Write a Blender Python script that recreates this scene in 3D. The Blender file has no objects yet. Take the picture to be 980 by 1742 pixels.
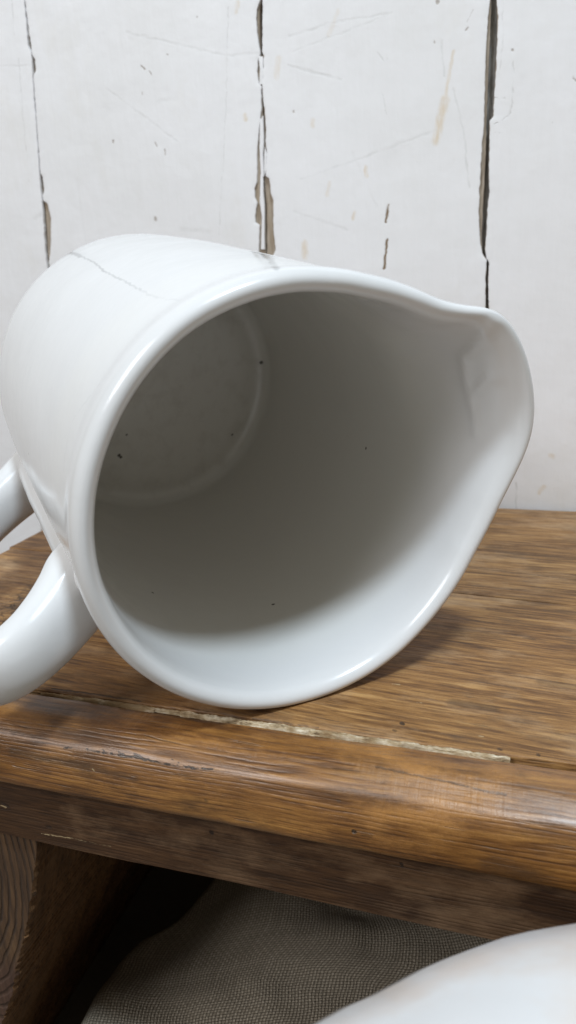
import bpy, math, random
import numpy as np
from mathutils import Vector, noise

random.seed(4)
scene = bpy.context.scene
COL = scene.collection

# ------------------------------------------------------------------ camera
F, CX, CY = 1200.0, 490.0, 871.0            # focal length and centre, in pixels of the 980 x 1742 photograph
CAM = np.array([0.0, 0.0, 0.11])
R = np.array([[0.9524735568564824, 0.042974400586400646, -0.3015747409571976],
              [0.3005949415302951, -0.29302375025948985, 0.9076231392545381],
              [-0.04936400121100119, -0.955138881356059, -0.2920152610846505]])
cam_data = bpy.data.cameras.new('camera')
cam = bpy.data.objects.new('camera', cam_data)
COL.objects.link(cam)
from mathutils import Matrix
m3 = Matrix([[R[i][0], -R[i][1], -R[i][2]] for i in range(3)])
cam.matrix_world = Matrix.Translation(Vector(CAM)) @ m3.to_4x4()
cam_data.sensor_fit = 'VERTICAL'
cam_data.sensor_height = 36.0
cam_data.lens = 36.0 * F / 1742.0
cam_data.clip_start = 0.005
cam_data.clip_end = 20
cam_data.dof.use_dof = True
cam_data.dof.focus_distance = 0.205
cam_data.dof.aperture_fstop = 19
scene.camera = cam

# ------------------------------------------------------------------ world, lamps, exposure
world = bpy.data.worlds.new('World')
scene.world = world
world.use_nodes = True
wb = world.node_tree.nodes['Background']
wb.inputs[0].default_value = (1.0, 0.95, 0.80, 1)
wb.inputs[1].default_value = 0.26


def area_lamp(name, loc, target, size, power, colour, shape='DISK'):
    d = bpy.data.lights.new(name, 'AREA')
    d.shape = shape
    d.size = size
    d.energy = power
    d.color = colour
    o = bpy.data.objects.new(name, d)
    COL.objects.link(o)
    o.location = loc
    o.rotation_euler = (Vector(target) - Vector(loc)).to_track_quat('-Z', 'Y').to_euler()
    return o


LD = Vector((0.24, -0.26, 0.935)).normalized()
area_lamp('overhead_lamp', Vector((-0.05, 0.16, 0.05)) + LD * 1.6, (-0.05, 0.16, 0.05), 0.22, 21.0, (0.75, 0.885, 1.0))
FD = Vector((-0.385, -0.665, 0.63)).normalized()
area_lamp('window_lamp', Vector((-0.1, 0.2, 0.05)) + FD * 1.5, (-0.1, 0.2, 0.05), 0.60, 12.8, (0.95, 0.965, 1.0), 'SQUARE')

scene.view_settings.view_transform = 'Standard'
scene.view_settings.look = 'None'
scene.view_settings.exposure = 0.0
scene.view_settings.gamma = 1.0
scene.render.engine = 'CYCLES'
scene.cycles.use_denoising = True
scene.cycles.max_bounces = 12
scene.cycles.diffuse_bounces = 8

# ------------------------------------------------------------------ helpers
def ray(px, py):
    return R @ np.array([(px - CX) / F, (py - CY) / F, 1.0])


def on_plane(px, py, axis, val):
    """where the sight line through a pixel of the photograph meets the plane axis = val"""
    d = ray(px, py)
    t = (val - CAM[axis]) / d[axis]
    return CAM + d * t


def link(name, verts, faces, mat, parent=None, smooth=True, loc=(0, 0, 0)):
    """one mesh object; verts are in world metres, loc is the origin of the object it belongs to"""
    me = bpy.data.meshes.new(name)
    v = np.asarray(verts, float) - np.asarray(loc, float)
    me.from_pydata(v.tolist(), [], [tuple(int(i) for i in f) for f in faces])
    me.update()
    if smooth:
        me.polygons.foreach_set('use_smooth', [True] * len(me.polygons))
    if mat:
        me.materials.append(mat)
    o = bpy.data.objects.new(name, me)
    COL.objects.link(o)
    if parent is not None:
        o.parent = parent
    else:
        o.location = loc
    return o


def root(name, loc, label, cat):
    o = bpy.data.objects.new(name, None)
    o.empty_display_size = 0.02
    COL.objects.link(o)
    o.location = loc
    o['label'] = label
    o['category'] = cat
    return o


def grid_faces(nu, nv, wrap_v=False, off=0):
    f = []
    for i in range(nu - 1):
        for j in range(nv if wrap_v else nv - 1):
            k = (j + 1) % nv
            f.append((off + i * nv + j, off + i * nv + k, off + (i + 1) * nv + k, off + (i + 1) * nv + j))
    return f


def n3(x, y, z, seed=0.0):
    return noise.noise(Vector((x + seed * 7.13, y - seed * 3.7, z + seed * 1.9)))


def fbm(x, y, z, seed=0.0, octaves=4):
    s, a = 0.0, 1.0
    for _ in range(octaves):
        s += a * n3(x, y, z, seed)
        x, y, z, a = x * 2.1, y * 2.1, z * 2.1, a * 0.5
    return s


def auto_smooth(o, ang=35):
    o.data.update()
    me = o.data
    import bmesh
    bm = bmesh.new()
    bm.from_mesh(me)
    for e in bm.edges:
        if len(e.link_faces) == 2 and e.calc_face_angle(0) > math.radians(ang):
            e.smooth = False
    bm.to_mesh(me)
    bm.free()


def interp(pts, x):
    xs = [p[0] for p in pts]
    ys = [p[1] for p in pts]
    return float(np.interp(x, xs, ys))


# ------------------------------------------------------------------ material helpers
class NT:
    def __init__(self, name):
        self.mat = bpy.data.materials.new(name)
        self.mat.use_nodes = True
        self.t = self.mat.node_tree
        self.b = self.t.nodes['Principled BSDF']

    def node(self, typ, **kw):
        n = self.t.nodes.new(typ)
        for k, v in kw.items():
            setattr(n, k, v)
        return n

    def put(self, sock, v):
        if hasattr(v, 'is_output') or isinstance(v, bpy.types.NodeSocket):
            self.t.links.new(v, sock)
        else:
            if isinstance(v, (tuple, list)) and len(v) == 3 and sock.type == 'RGBA':
                v = (*v, 1)
            sock.default_value = v

    def math(self, op, a, b=0.0, c=None, clamp=False):
        n = self.node('ShaderNodeMath', operation=op, use_clamp=clamp)
        self.put(n.inputs[0], a)
        self.put(n.inputs[1], b)
        if c is not None:
            self.put(n.inputs[2], c)
        return n.outputs[0]

    def vec(self, op, a, b=(0, 0, 0)):
        n = self.node('ShaderNodeVectorMath', operation=op)
        self.put(n.inputs[0], a)
        self.put(n.inputs[1], b)
        return n.outputs[0]

    def coord(self):
        return self.node('ShaderNodeTexCoord').outputs['Object']

    def mapping(self, v, scale=(1, 1, 1), rot=(0, 0, 0), loc=(0, 0, 0)):
        n = self.node('ShaderNodeMapping')
        self.put(n.inputs[0], v)
        n.inputs[1].default_value = loc
        n.inputs[2].default_value = rot
        n.inputs[3].default_value = scale
        return n.outputs[0]

    def noise(self, v, scale, detail=4, rough=0.55, dist=0.0, col=False):
        n = self.node('ShaderNodeTexNoise')
        self.put(n.inputs['Vector'], v)
        n.inputs['Scale'].default_value = scale
        n.inputs['Detail'].default_value = detail
        n.inputs['Roughness'].default_value = rough
        n.inputs['Distortion'].default_value = dist
        return n.outputs[1 if col else 0]

    def ramp(self, fac, stops):
        n = self.node('ShaderNodeValToRGB')
        self.put(n.inputs[0], fac)
        e = n.color_ramp.elements
        while len(e) < len(stops):
            e.new(0.5)
        for k, (p, c) in enumerate(stops):
            e[k].position = p
            e[k].color = (c, c, c, 1) if isinstance(c, (int, float)) else (*c, 1)
        return n.outputs[0]

    def range(self, v, a, b, c=0.0, d=1.0):
        n = self.node('ShaderNodeMapRange')
        n.clamp = True
        self.put(n.inputs[0], v)
        n.inputs[1].default_value = a
        n.inputs[2].default_value = b
        n.inputs[3].default_value = c
        n.inputs[4].default_value = d
        return n.outputs[0]

    def mix(self, fac, a, b, mode='MIX'):
        n = self.node('ShaderNodeMix', data_type='RGBA', blend_type=mode)
        self.put(n.inputs[0], fac)
        self.put(n.inputs[6], a)
        self.put(n.inputs[7], b)
        return n.outputs[2]

    def bump(self, h, dist, strength=1.0, normal=None):
        n = self.node('ShaderNodeBump')
        n.inputs['Strength'].default_value = strength
        n.inputs['Distance'].default_value = dist
        self.put(n.inputs['Height'], h)
        if normal is not None:
            self.put(n.inputs['Normal'], normal)
        return n.outputs[0]

    def mark(self, p, a, b, w, soft, k=1.0, prev=None):
        """1 inside a scratch or stain running from a to b, 0 outside"""
        n = self.node('ShaderNodeGroup')
        n.node_tree = MARK
        self.put(n.inputs[0], p)
        n.inputs[1].default_value = tuple(a)
        n.inputs[2].default_value = tuple(np.asarray(b) - np.asarray(a))
        n.inputs[3].default_value = w
        n.inputs[4].default_value = w + soft
        n.inputs[5].default_value = 1.0 / max(1e-12, float(np.sum((np.asarray(b) - np.asarray(a)) ** 2)))
        n.inputs[6].default_value = k
        if prev is not None:
            self.put(n.inputs[7], prev)
        return n.outputs[0]

    def marks(self, p, segs):
        out = None
        for (a, b, w, soft, k) in segs:
            out = self.mark(p, a, b, w, soft, k, out)
        return out


def make_mark_group():
    g = bpy.data.node_groups.new('segment_mark', 'ShaderNodeTree')
    for nm, tp in (('P', 'NodeSocketVector'), ('A', 'NodeSocketVector'), ('D', 'NodeSocketVector'), ('W0', 'NodeSocketFloat'), ('W1', 'NodeSocketFloat'), ('InvL', 'NodeSocketFloat'), ('K', 'NodeSocketFloat'), ('Prev', 'NodeSocketFloat')):
        g.interface.new_socket(nm, in_out='INPUT', socket_type=tp)
    g.interface.new_socket('Mask', in_out='OUTPUT', socket_type='NodeSocketFloat')
    gi = g.nodes.new('NodeGroupInput')
    go = g.nodes.new('NodeGroupOutput')

    def vm(op, a, b=None):
        n = g.nodes.new('ShaderNodeVectorMath')
        n.operation = op
        g.links.new(a, n.inputs[0])
        if b is not None:
            g.links.new(b, n.inputs['Scale'] if op == 'SCALE' else n.inputs[1])
        return n
    # a vanishing share of the previous mask keeps the marks evaluated one after another
    tiny = g.nodes.new('ShaderNodeMath')
    tiny.operation = 'MULTIPLY'
    tiny.inputs[1].default_value = 1e-9
    g.links.new(gi.outputs[7], tiny.inputs[0])
    p0 = vm('ADD', gi.outputs[0], tiny.outputs[0]).outputs[0]
    pa = vm('SUBTRACT', p0, gi.outputs[1]).outputs[0]
    dt = vm('DOT_PRODUCT', pa, gi.outputs[2]).outputs['Value']
    t = g.nodes.new('ShaderNodeMath')
    t.operation = 'MULTIPLY'
    t.use_clamp = True
    g.links.new(dt, t.inputs[0])
    g.links.new(gi.outputs[5], t.inputs[1])
    pr = vm('SCALE', gi.outputs[2], t.outputs[0]).outputs[0]
    df = vm('SUBTRACT', pa, pr).outputs[0]
    ln = vm('LENGTH', df).outputs['Value']
    mr = g.nodes.new('ShaderNodeMapRange')
    mr.interpolation_type = 'SMOOTHSTEP'
    g.links.new(ln, mr.inputs[0])
    g.links.new(gi.outputs[3], mr.inputs[1])
    g.links.new(gi.outputs[4], mr.inputs[2])
    mr.inputs[3].default_value = 1
    mr.inputs[4].default_value = 0
    mk = g.nodes.new('ShaderNodeMath')
    mk.operation = 'MULTIPLY'
    g.links.new(mr.outputs[0], mk.inputs[0])
    g.links.new(gi.outputs[6], mk.inputs[1])
    mx = g.nodes.new('ShaderNodeMath')
    mx.operation = 'MAXIMUM'
    g.links.new(mk.outputs[0], mx.inputs[0])
    g.links.new(gi.outputs[7], mx.inputs[1])
    g.links.new(mx.outputs[0], go.inputs[0])
    return g


MARK = make_mark_group()

# ------------------------------------------------------------------ frame of the jug (used by its material too)
JC = np.array([-0.0473, 0.1622, 0.0582])                     # centre of the mouth
JA = np.array([-0.66605, 0.73792, 0.10888])
JA = JA / np.linalg.norm(JA)                                 # axis, pointing into the jug
E1 = np.array([0, 0, 1.0]) - JA * JA[2]
E1 = E1 / np.linalg.norm(E1)
E2 = np.cross(JA, E1)
JL = 0.1700
JUG_LOC = np.array([-0.075, 0.19, 0.0])


def jug_pt(th, r, s):
    return JC + JA * s + (E1 * math.cos(th) + E2 * math.sin(th)) * r


def jug_outer_hit(px, py, rc):
    d = ray(px, py)
    o = CAM - JC
    dp, op = d - JA * (d @ JA), o - JA * (o @ JA)
    A, B, C = dp @ dp, 2 * dp @ op, op @ op - rc * rc
    disc = max(0.0, B * B - 4 * A * C)
    t = (-B - math.sqrt(disc)) / 2 / A
    return CAM + d * t


def jug_inner_hit(px, py, rc):
    d = ray(px, py)
    o = CAM - JC
    dp, op = d - JA * (d @ JA), o - JA * (o @ JA)
    A, B, C = dp @ dp, 2 * dp @ op, op @ op - rc * rc
    t = (-B + math.sqrt(max(0.0, B * B - 4 * A * C))) / 2 / A
    return CAM + d * t


def base_r_out(s):
    return interp([(-0.01, .0585), (0.0, .0588), (0.006, .0588), (0.014, .0579), (0.03, .0584), (0.06, .0597), (0.10, .0612), (0.14, .0620), (0.16, .0621), (0.18, .0620)], s)


def base_r_in(s):
    return interp([(-0.01, .0530), (0.0, .0532), (0.02, .0533), (0.06, .0545), (0.10, .0557), (0.15, .0567), (0.18, .0567)], s)


def skin_out(px, py):
    rc = .0600
    for _ in range(4):
        q = jug_outer_hit(px, py, rc)
        rc = base_r_out((q - JC) @ JA)
    return q


def skin_in(px, py):
    rc = .0550
    for _ in range(4):
        q = jug_inner_hit(px, py, rc)
        rc = base_r_in((q - JC) @ JA)
    return q


# ------------------------------------------------------------------ materials
WALL_Y = 0.3680


def wpt(px, py):
    return on_plane(px, py, 1, WALL_Y)


def mat_paint(lo, hi):
    n = NT('old_white_paint')
    c = n.coord()
    wob = n.vec('SUBTRACT', n.noise(c, 260, 3, 0.6, col=True), (0.5, 0.5, 0.5))
    wsc = n.node('ShaderNodeVectorMath', operation='SCALE')
    n.put(wsc.inputs[0], wob)
    wsc.inputs['Scale'].default_value = 0.0022
    p = n.vec('ADD', c, wsc.outputs[0])
    base = n.ramp(n.noise(c, 9, 5, 0.6), [(0.3, (0.745, 0.73, 0.725)), (0.55, (0.785, 0.77, 0.775)), (0.75, (0.81, 0.795, 0.805))])
    fine = n.range(n.noise(n.mapping(c, (260, 260, 30)), 1, 4, 0.6), 0.3, 0.75, 0.0, 1.0)
    base = n.mix(n.math('MULTIPLY', fine, 0.10), base, (0.62, 0.61, 0.585))
    blot = n.range(n.noise(n.mapping(c, (38, 38, 22)), 1, 5, 0.65), 0.56, 0.78)
    base = n.mix(n.math('MULTIPLY', blot, 0.28), base, (0.68, 0.64, 0.57))

    def S(x0, y0, x1, y1, w, soft, k=1.0):
        return (wpt(x0, y0) - WALL_LOC, wpt(x1, y1) - WALL_LOC, w * 0.00035, soft * 0.00035, k, (x0 + x1) / 2)
    tan = [S(771, 88, 757, 170, .5, 3, .5), S(757, 170, 742, 238, 1.5, 7, .62), S(518, 415, 519, 436, 2, 5, .6), S(622, 285, 624, 298, 1, 3, .6),
           S(417, 195, 418, 204, 1, 3, .55), S(474, 100, 471, 130, 1, 5, .35), S(404, 5, 402, 20, 1, 4, .4), S(532, 205, 532, 215, 1, 4, .4),
           S(560, 310, 558, 333, 1, 3, .3), S(937, 775, 941, 777, 1, 5, .5), S(918, 838, 925, 828, 1, 4, .5), S(603, 362, 600, 372, 1, 3, .5),
           S(540, 880, 545, 890, 1, 3, .3), S(560, 60, 575, 20, 1, 4, .2)]
    brown = [S(660, 349, 657, 378, .6, 1.8, 1), S(659, 409, 653, 458, .7, 1.8, 1), S(240, 111, 247, 118, .3, 1.4, .9), S(254, 121, 258, 128, .2, 1.1, .8),
             S(192, 240, 192, 242, .8, 1.8, .9), S(264, 244, 267, 248, .4, 1.6, .7), S(280, 254, 281, 263, .3, 1.4, .7), S(264, 371, 264, 374, 1.4, 2.2, .8),
             S(285, 93, 286, 94, .3, 1.5, .7), S(241, 158, 241, 160, .3, 1.8, .5), S(72, 886, 71, 905, 1.2, 2.2, .9), S(872, 84, 872, 86, .7, 1.4, .8),
             S(940, 208, 940, 209, .4, 1.3, .6), S(744, 2, 746, 3, 1.2, 2.0, .8), S(974, 132, 980, 140, .3, 1.4, .7), S(739, 72, 739, 74, .4, 1.3, .6),
             S(795, 38, 805, 18, .2, 1.2, .35), S(792, 52, 795, 48, .3, 1.3, .7), S(335, 28, 335, 29, .5, 1.5, .7), S(500, 188, 501, 190, .4, 1.4, .7)]
    grey = [S(491, 62, 560, 40, .3, 2.5, .30), S(560, 40, 668, 22, .3, 2.5, .28), S(498, 88, 660, 26, .2, 2.0, .22), S(490, 112, 580, 135, .3, 2.5, .3),
            S(512, 305, 600, 275, .3, 2.5, .26), S(600, 275, 740, 222, .3, 2.5, .22), S(388, 12, 384, 190, .2, 1.2, .40), S(384, 190, 372, 400, .2, 1.2, .42),
            S(20, 0, 24, 60, .2, 1.2, .4), S(32, 100, 38, 190, .2, 1.3, .45), S(38, 190, 50, 310, .2, 1.3, .45), S(180, 150, 300, 240, .3, 2.5, .22),
            S(215, 55, 385, 95, .3, 2.5, .22), S(385, 95, 440, 90, .3, 2.5, .25), S(0, 113, 75, 112, .3, 2, .25), S(642, 90, 655, 106, .2, 1.6, .55),
            S(655, 106, 660, 100, .2, 1.5, .55), S(650, 155, 657, 195, .2, 1.2, .3), S(752, 70, 756, 130, .2, 2, .3), S(770, 150, 790, 230, .2, 2, .35),
            S(790, 230, 798, 318, .2, 2, .4), S(840, 167, 859, 168, .3, 1.1, .8), S(859, 168, 859, 180, .3, 1.1, .7), S(859, 180, 852, 186, .2, 1, .6),
            S(874, 95, 873, 150, .2, 1.2, .45), S(873, 150, 870, 190, .2, 1.2, .7), S(870, 192, 856, 204, .3, 1.1, .8), S(856, 204, 842, 212, .3, 1.1, .8),
            S(843, 226, 850, 226, .3, 1.1, .7), S(857, 0, 856, 70, .2, 1.2, .4), S(856, 70, 848, 140, .2, 1.3, .5), S(878, 822, 878, 870, .5, 1.5, .55),
            S(270, 172, 300, 168, .5, 5, .18), S(600, 260, 640, 350, .3, 3, .12), S(60, 370, 80, 360, .6, 6, .2), S(500, 360, 590, 390, .3, 3, .22),
            S(310, 390, 360, 395, .5, 5, .2), S(130, 300, 150, 440, .3, 3, .12), S(835, 560, 838, 900, .8, 1.6, .5)]
    brown = [q[:4] + (q[4] * (1.0 if q[4] >= 1 else 0.7),) + q[5:] for q in brown]
    tan, brown, grey = ([q[:5] for q in L if lo - 15 < q[5] < hi + 15] for L in (tan, brown, grey))
    mt, mb, mg = (n.marks(p, L) if L else 0.0 for L in (tan, brown, grey))
    mt = n.math('MULTIPLY', mt, n.range(n.noise(n.mapping(c, (700, 700, 200)), 1, 4), 0.3, 0.6, 0.25, 0.9))
    col = n.mix(mt, base, (0.62, 0.47, 0.28))
    mg = n.math('MULTIPLY', mg, n.range(n.noise(c, 120, 3), 0.35, 0.65, 0.12, 0.75))
    col = n.mix(mg, col, (0.36, 0.35, 0.32))
    col = n.mix(mb, col, (0.20, 0.135, 0.075))
    n.put(n.b.inputs['Base Color'], col)
    n.put(n.b.inputs['Roughness'], n.range(n.noise(c, 40, 3), 0.3, 0.7, 0.42, 0.6))
    n.b.inputs['Specular IOR Level'].default_value = 0.35
    h = n.math('ADD', n.math('MULTIPLY', n.noise(n.mapping(c, (300, 300, 45)), 1, 4), 0.5), n.math('MULTIPLY', n.noise(c, 45, 4), 1.6))
    h = n.math('SUBTRACT', h, n.math('MULTIPLY', n.math('MAXIMUM', mb, mg), 0.8))
    n.put(n.b.inputs['Normal'], n.bump(h, 0.0006, 0.55))
    return n.mat


def mat_bare_wood():
    n = NT('weathered_bare_wood')
    c = n.coord()
    g = n.noise(n.mapping(c, (900, 900, 60)), 1, 5, 0.65)
    b = n.noise(n.mapping(c, (60, 60, 25)), 1, 3)
    col = n.ramp(g, [(0.25, (0.16, 0.12, 0.085)), (0.5, (0.33, 0.27, 0.21)), (0.75, (0.50, 0.43, 0.35))])
    col = n.mix(n.range(b, 0.45, 0.65, 0, 0.4), col, (0.34, 0.25, 0.15))
    n.put(n.b.inputs['Base Color'], col)
    n.b.inputs['Roughness'].default_value = 0.8
    n.put(n.b.inputs['Normal'], n.bump(g, 0.0005, 0.8))
    return n.mat


def mat_gap():
    n = NT('grimy_gap_timber')
    c = n.coord()
    g = n.noise(n.mapping(c, (700, 700, 90)), 1, 5, 0.7)
    col = n.ramp(g, [(0.3, (0.13, 0.125, 0.115)), (0.5, (0.30, 0.295, 0.28)), (0.7, (0.50, 0.49, 0.47))])
    n.put(n.b.inputs['Base Color'], col)
    n.b.inputs['Roughness'].default_value = 0.9
    n.put(n.b.inputs['Normal'], n.bump(g, 0.001, 0.8))
    return n.mat


def mat_stain(name, kind, marks_dark=(), marks_pale=(), rot=0.0, loc=(0, 0, 0), upright=False):
    """varnished old pine: grain along X"""
    n = NT(name)
    c0 = n.coord()
    c = n.mapping(c0, (1, 1, 1), (0, math.pi / 2 if upright else 0, rot), loc)
    warp = n.noise(n.mapping(c, (9, 40, 40)), 1, 3, 0.5)
    sx = n.node('ShaderNodeSeparateXYZ')
    n.put(sx.inputs[0], c)
    cb = n.node('ShaderNodeCombineXYZ')
    n.put(cb.inputs[0], sx.outputs[0])
    n.put(cb.inputs[1], n.math('ADD', sx.outputs[1], n.math('MULTIPLY', warp, 0.010)))
    n.put(cb.inputs[2], n.math('ADD', sx.outputs[2], n.math('MULTIPLY', warp, 0.006)))
    cw = cb.outputs[0]
    fine = n.noise(n.mapping(cw, (70, 1000, 1000)), 1, 5, 0.68)
    mid = n.noise(n.mapping(cw, (22, 330, 330)), 1, 5, 0.65)
    broad = n.noise(n.mapping(cw, (14, 75, 75)), 1, 5, 0.65)
    blot = n.noise(n.mapping(c, (34, 90, 90)), 1, 8, 0.70)
    blot2 = n.noise(n.mapping(c, (22, 50, 50), (0, 0, 0), (3.3, 1.7, 2.0)), 1, 8, 0.68)
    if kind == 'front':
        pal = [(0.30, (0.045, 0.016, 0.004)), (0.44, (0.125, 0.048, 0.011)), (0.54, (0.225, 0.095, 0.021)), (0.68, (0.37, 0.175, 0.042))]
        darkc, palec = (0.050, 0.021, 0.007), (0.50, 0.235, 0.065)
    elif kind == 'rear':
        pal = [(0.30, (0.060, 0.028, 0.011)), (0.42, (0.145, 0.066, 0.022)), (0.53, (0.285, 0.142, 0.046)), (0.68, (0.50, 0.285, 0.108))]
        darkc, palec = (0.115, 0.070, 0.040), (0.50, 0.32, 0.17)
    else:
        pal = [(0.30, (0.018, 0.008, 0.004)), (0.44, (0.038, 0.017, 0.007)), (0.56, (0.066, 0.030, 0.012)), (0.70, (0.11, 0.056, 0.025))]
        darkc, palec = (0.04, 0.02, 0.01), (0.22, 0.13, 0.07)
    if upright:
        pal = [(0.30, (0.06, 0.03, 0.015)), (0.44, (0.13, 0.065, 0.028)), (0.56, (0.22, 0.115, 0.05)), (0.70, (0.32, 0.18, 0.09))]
    f = n.math('ADD', n.math('MULTIPLY', fine, 0.56), n.math('ADD', n.math('MULTIPLY', mid, 0.42), n.math('MULTIPLY', broad, 0.30)))
    f = n.math('SUBTRACT', f, 0.14)
    # annual rings met almost flat: thin dark late-wood lines with a sharp edge on one side
    ringc = n.noise(n.mapping(cw, (2.2, 34, 34)), 1, 2, 0.4)
    saw = n.math('FRACT', n.math('MULTIPLY', ringc, 17.0))
    late = n.math('POWER', saw, 3.0)
    f = n.math('SUBTRACT', f, n.math('MULTIPLY', late, 0.030))
    # fine growth lines, about a millimetre apart on the edge and wider on the flat
    lc = n.math('ADD', n.math('MULTIPLY', sx.outputs[1], 0.42), sx.outputs[2])
    lw = n.noise(n.mapping(c, (11, 55, 55)), 1, 3, 0.5)
    lc = n.math('ADD', lc, n.math('MULTIPLY', lw, 0.0042))
    ls = n.math('SINE', n.math('MULTIPLY', lc, 2 * math.pi / 0.00115))
    lines = n.math('POWER', n.math('MULTIPLY', n.math('ADD', ls, 1.0), 0.5), 3.0)
    lines = n.math('MULTIPLY', lines, n.range(n.noise(n.mapping(c, (55, 300, 300)), 1, 4), 0.38, 0.6, 0.0, 1.0))
    f = n.math('SUBTRACT', f, n.math('MULTIPLY', lines, 0.075))
    f = n.math('ADD', f, 0.022)
    col = n.ramp(f, pal)
    col = n.mix(n.range(blot, 0.50, 0.68, 0, 0.75), col, darkc)
    col = n.mix(n.range(blot2, 0.50, 0.68, 0, 0.7), col, palec)
    grit = n.noise(c0, 2600, 2, 0.6)
    col = n.mix(n.range(grit, 0.42, 0.68, 0, 0.35), col, n.mix(0.5, col, (0.02, 0.01, 0.005)))
    # short dark pores and hairline checks along the grain
    pore = n.range(n.noise(n.mapping(cw, (45, 1500, 1500)), 1, 2, 0.5), 0.66, 0.74)
    col = n.mix(n.math('MULTIPLY', pore, 0.55), col, (0.045, 0.022, 0.010))
    h = n.math('ADD', n.math('MULTIPLY', fine, 0.5), n.math('MULTIPLY', mid, 0.9))
    h = n.math('SUBTRACT', h, n.math('MULTIPLY', pore, 0.5))
    h = n.math('SUBTRACT', h, n.math('MULTIPLY', lines, 0.3))
    if kind == 'front':      # cross-grain chatter left by the plane
        ch = n.noise(n.mapping(c0, (900, 60, 60)), 1, 3, 0.6)
        h = n.math('ADD', h, n.math('MULTIPLY', ch, n.range(blot2, 0.42, 0.60, 0.0, 0.9)))
    wob = n.vec('SUBTRACT', n.noise(c0, 500, 3, 0.6, col=True), (0.5, 0.5, 0.5))
    ws = n.node('ShaderNodeVectorMath', operation='SCALE')
    n.put(ws.inputs[0], wob)
    ws.inputs['Scale'].default_value = 0.0012
    p = n.vec('ADD', c0, ws.outputs[0])
    if marks_pale:
        mp = n.marks(p, marks_pale)
        col = n.mix(mp, col, (0.55, 0.42, 0.24))
    if kind == 'rear':
        # the scorched, crackled patch near the left end
        vor = n.node('ShaderNodeTexVoronoi', feature='DISTANCE_TO_EDGE')
        n.put(vor.inputs['Vector'], n.vec('ADD', n.mapping(c0, (200, 420, 420)), n.noise(c0, 300, 3, col=True)))
        vor.inputs['Scale'].default_value = 1.0
        crk = n.range(vor.outputs[0], 0.02, 0.16, 1, 0)
        ctr = on_plane(10, 1050, 2, 0) - BENCH_LOC
        ctr2 = on_plane(85, 995, 2, 0) - BENCH_LOC
        area = n.mark(p, ctr, ctr2, 0.004, 0.010)
        crk = n.math('MULTIPLY', crk, n.math('MULTIPLY', area, n.range(n.noise(c0, 260, 4), 0.38, 0.6)))
        col = n.mix(n.math('MULTIPLY', crk, 0.9), col, (0.035, 0.018, 0.010))
        h = n.math('SUBTRACT', h, n.math('MULTIPLY', crk, 2.0))
    if marks_dark:
        md = n.marks(p, marks_dark)
        col = n.mix(md, col, (0.022, 0.012, 0.007))
        h = n.math('SUBTRACT', h, n.math('MULTIPLY', n.math('POWER', md, 5.0), 1.6))
    n.put(n.b.inputs['Base Color'], col)
    if kind == 'front':
        n.put(n.b.inputs['Roughness'], n.range(n.noise(n.mapping(c, (30, 90, 90)), 1, 5, 0.65), 0.35, 0.68, 0.30, 0.52))
        n.b.inputs['Coat Weight'].default_value = 0.5
        n.b.inputs['Specular Tint'].default_value = (1.0, 0.86, 0.74, 1)
        n.b.inputs['Specular IOR Level'].default_value = 0.7
        n.put(n.b.inputs['Coat Roughness'], n.range(n.noise(n.mapping(c, (40, 160, 160)), 1, 5, 0.65), 0.35, 0.65, 0.24, 0.46))
    elif kind == 'rear':
        n.put(n.b.inputs['Roughness'], n.range(blot, 0.35, 0.7, 0.48, 0.66))
        n.b.inputs['Specular IOR Level'].default_value = 0.4
    else:
        n.put(n.b.inputs['Roughness'], n.range(blot, 0.35, 0.7, 0.55, 0.75))
        n.b.inputs['Specular IOR Level'].default_value = 0.3
    n.put(n.b.inputs['Normal'], n.bump(h, 0.00045 if kind != 'rear' else 0.0006, 0.6))
    return n.mat


def mat_leg():
    n = NT('dark_leg_timber')
    c = n.coord()
    # growth rings cut across: arcs round a point beyond the left edge
    ctr = on_plane(-75, 1440, 1, 0.1395) - BENCH_LOC
    d = n.vec('SUBTRACT', c, tuple(ctr))
    w = n.noise(c, 90, 3, 0.5)
    sx = n.node('ShaderNodeSeparateXYZ')
    n.put(sx.inputs[0], d)
    rr = n.math('SQRT', n.math('ADD', n.math('POWER', n.math('ABSOLUTE', sx.outputs[0]), 2.0), n.math('POWER', n.math('ABSOLUTE', n.math('MULTIPLY', sx.outputs[2], 0.42)), 2.0)))
    rr = n.math('ADD', rr, n.math('MULTIPLY', w, 0.0014))
    rr = n.math('ADD', rr, n.math('MULTIPLY', n.noise(n.mapping(c, (30, 30, 30)), 1, 2), 0.0045))
    rr = n.math('ADD', rr, n.math('MULTIPLY', n.noise(c, 900, 3), 0.0004))
    ring = n.math('SINE', n.math('MULTIPLY', rr, 2 * math.pi / 0.0023))
    ring = n.range(ring, 0.15, 0.95)
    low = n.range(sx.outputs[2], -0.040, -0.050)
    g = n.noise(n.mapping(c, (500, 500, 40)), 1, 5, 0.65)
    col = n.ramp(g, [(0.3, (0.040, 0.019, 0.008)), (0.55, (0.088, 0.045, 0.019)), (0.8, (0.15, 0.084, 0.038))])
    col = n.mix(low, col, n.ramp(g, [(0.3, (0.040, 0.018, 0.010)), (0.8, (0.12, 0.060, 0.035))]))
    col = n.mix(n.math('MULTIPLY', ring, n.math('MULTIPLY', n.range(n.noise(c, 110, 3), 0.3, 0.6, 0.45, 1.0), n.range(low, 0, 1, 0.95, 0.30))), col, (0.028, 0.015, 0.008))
    n.put(n.b.inputs['Base Color'], col)
    n.b.inputs['Roughness'].default_value = 0.7
    h = n.math('SUBTRACT', n.math('MULTIPLY', g, 0.6), ring)
    n.put(n.b.inputs['Normal'], n.bump(h, 0.0006, 0.7))
    return n.mat


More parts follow.
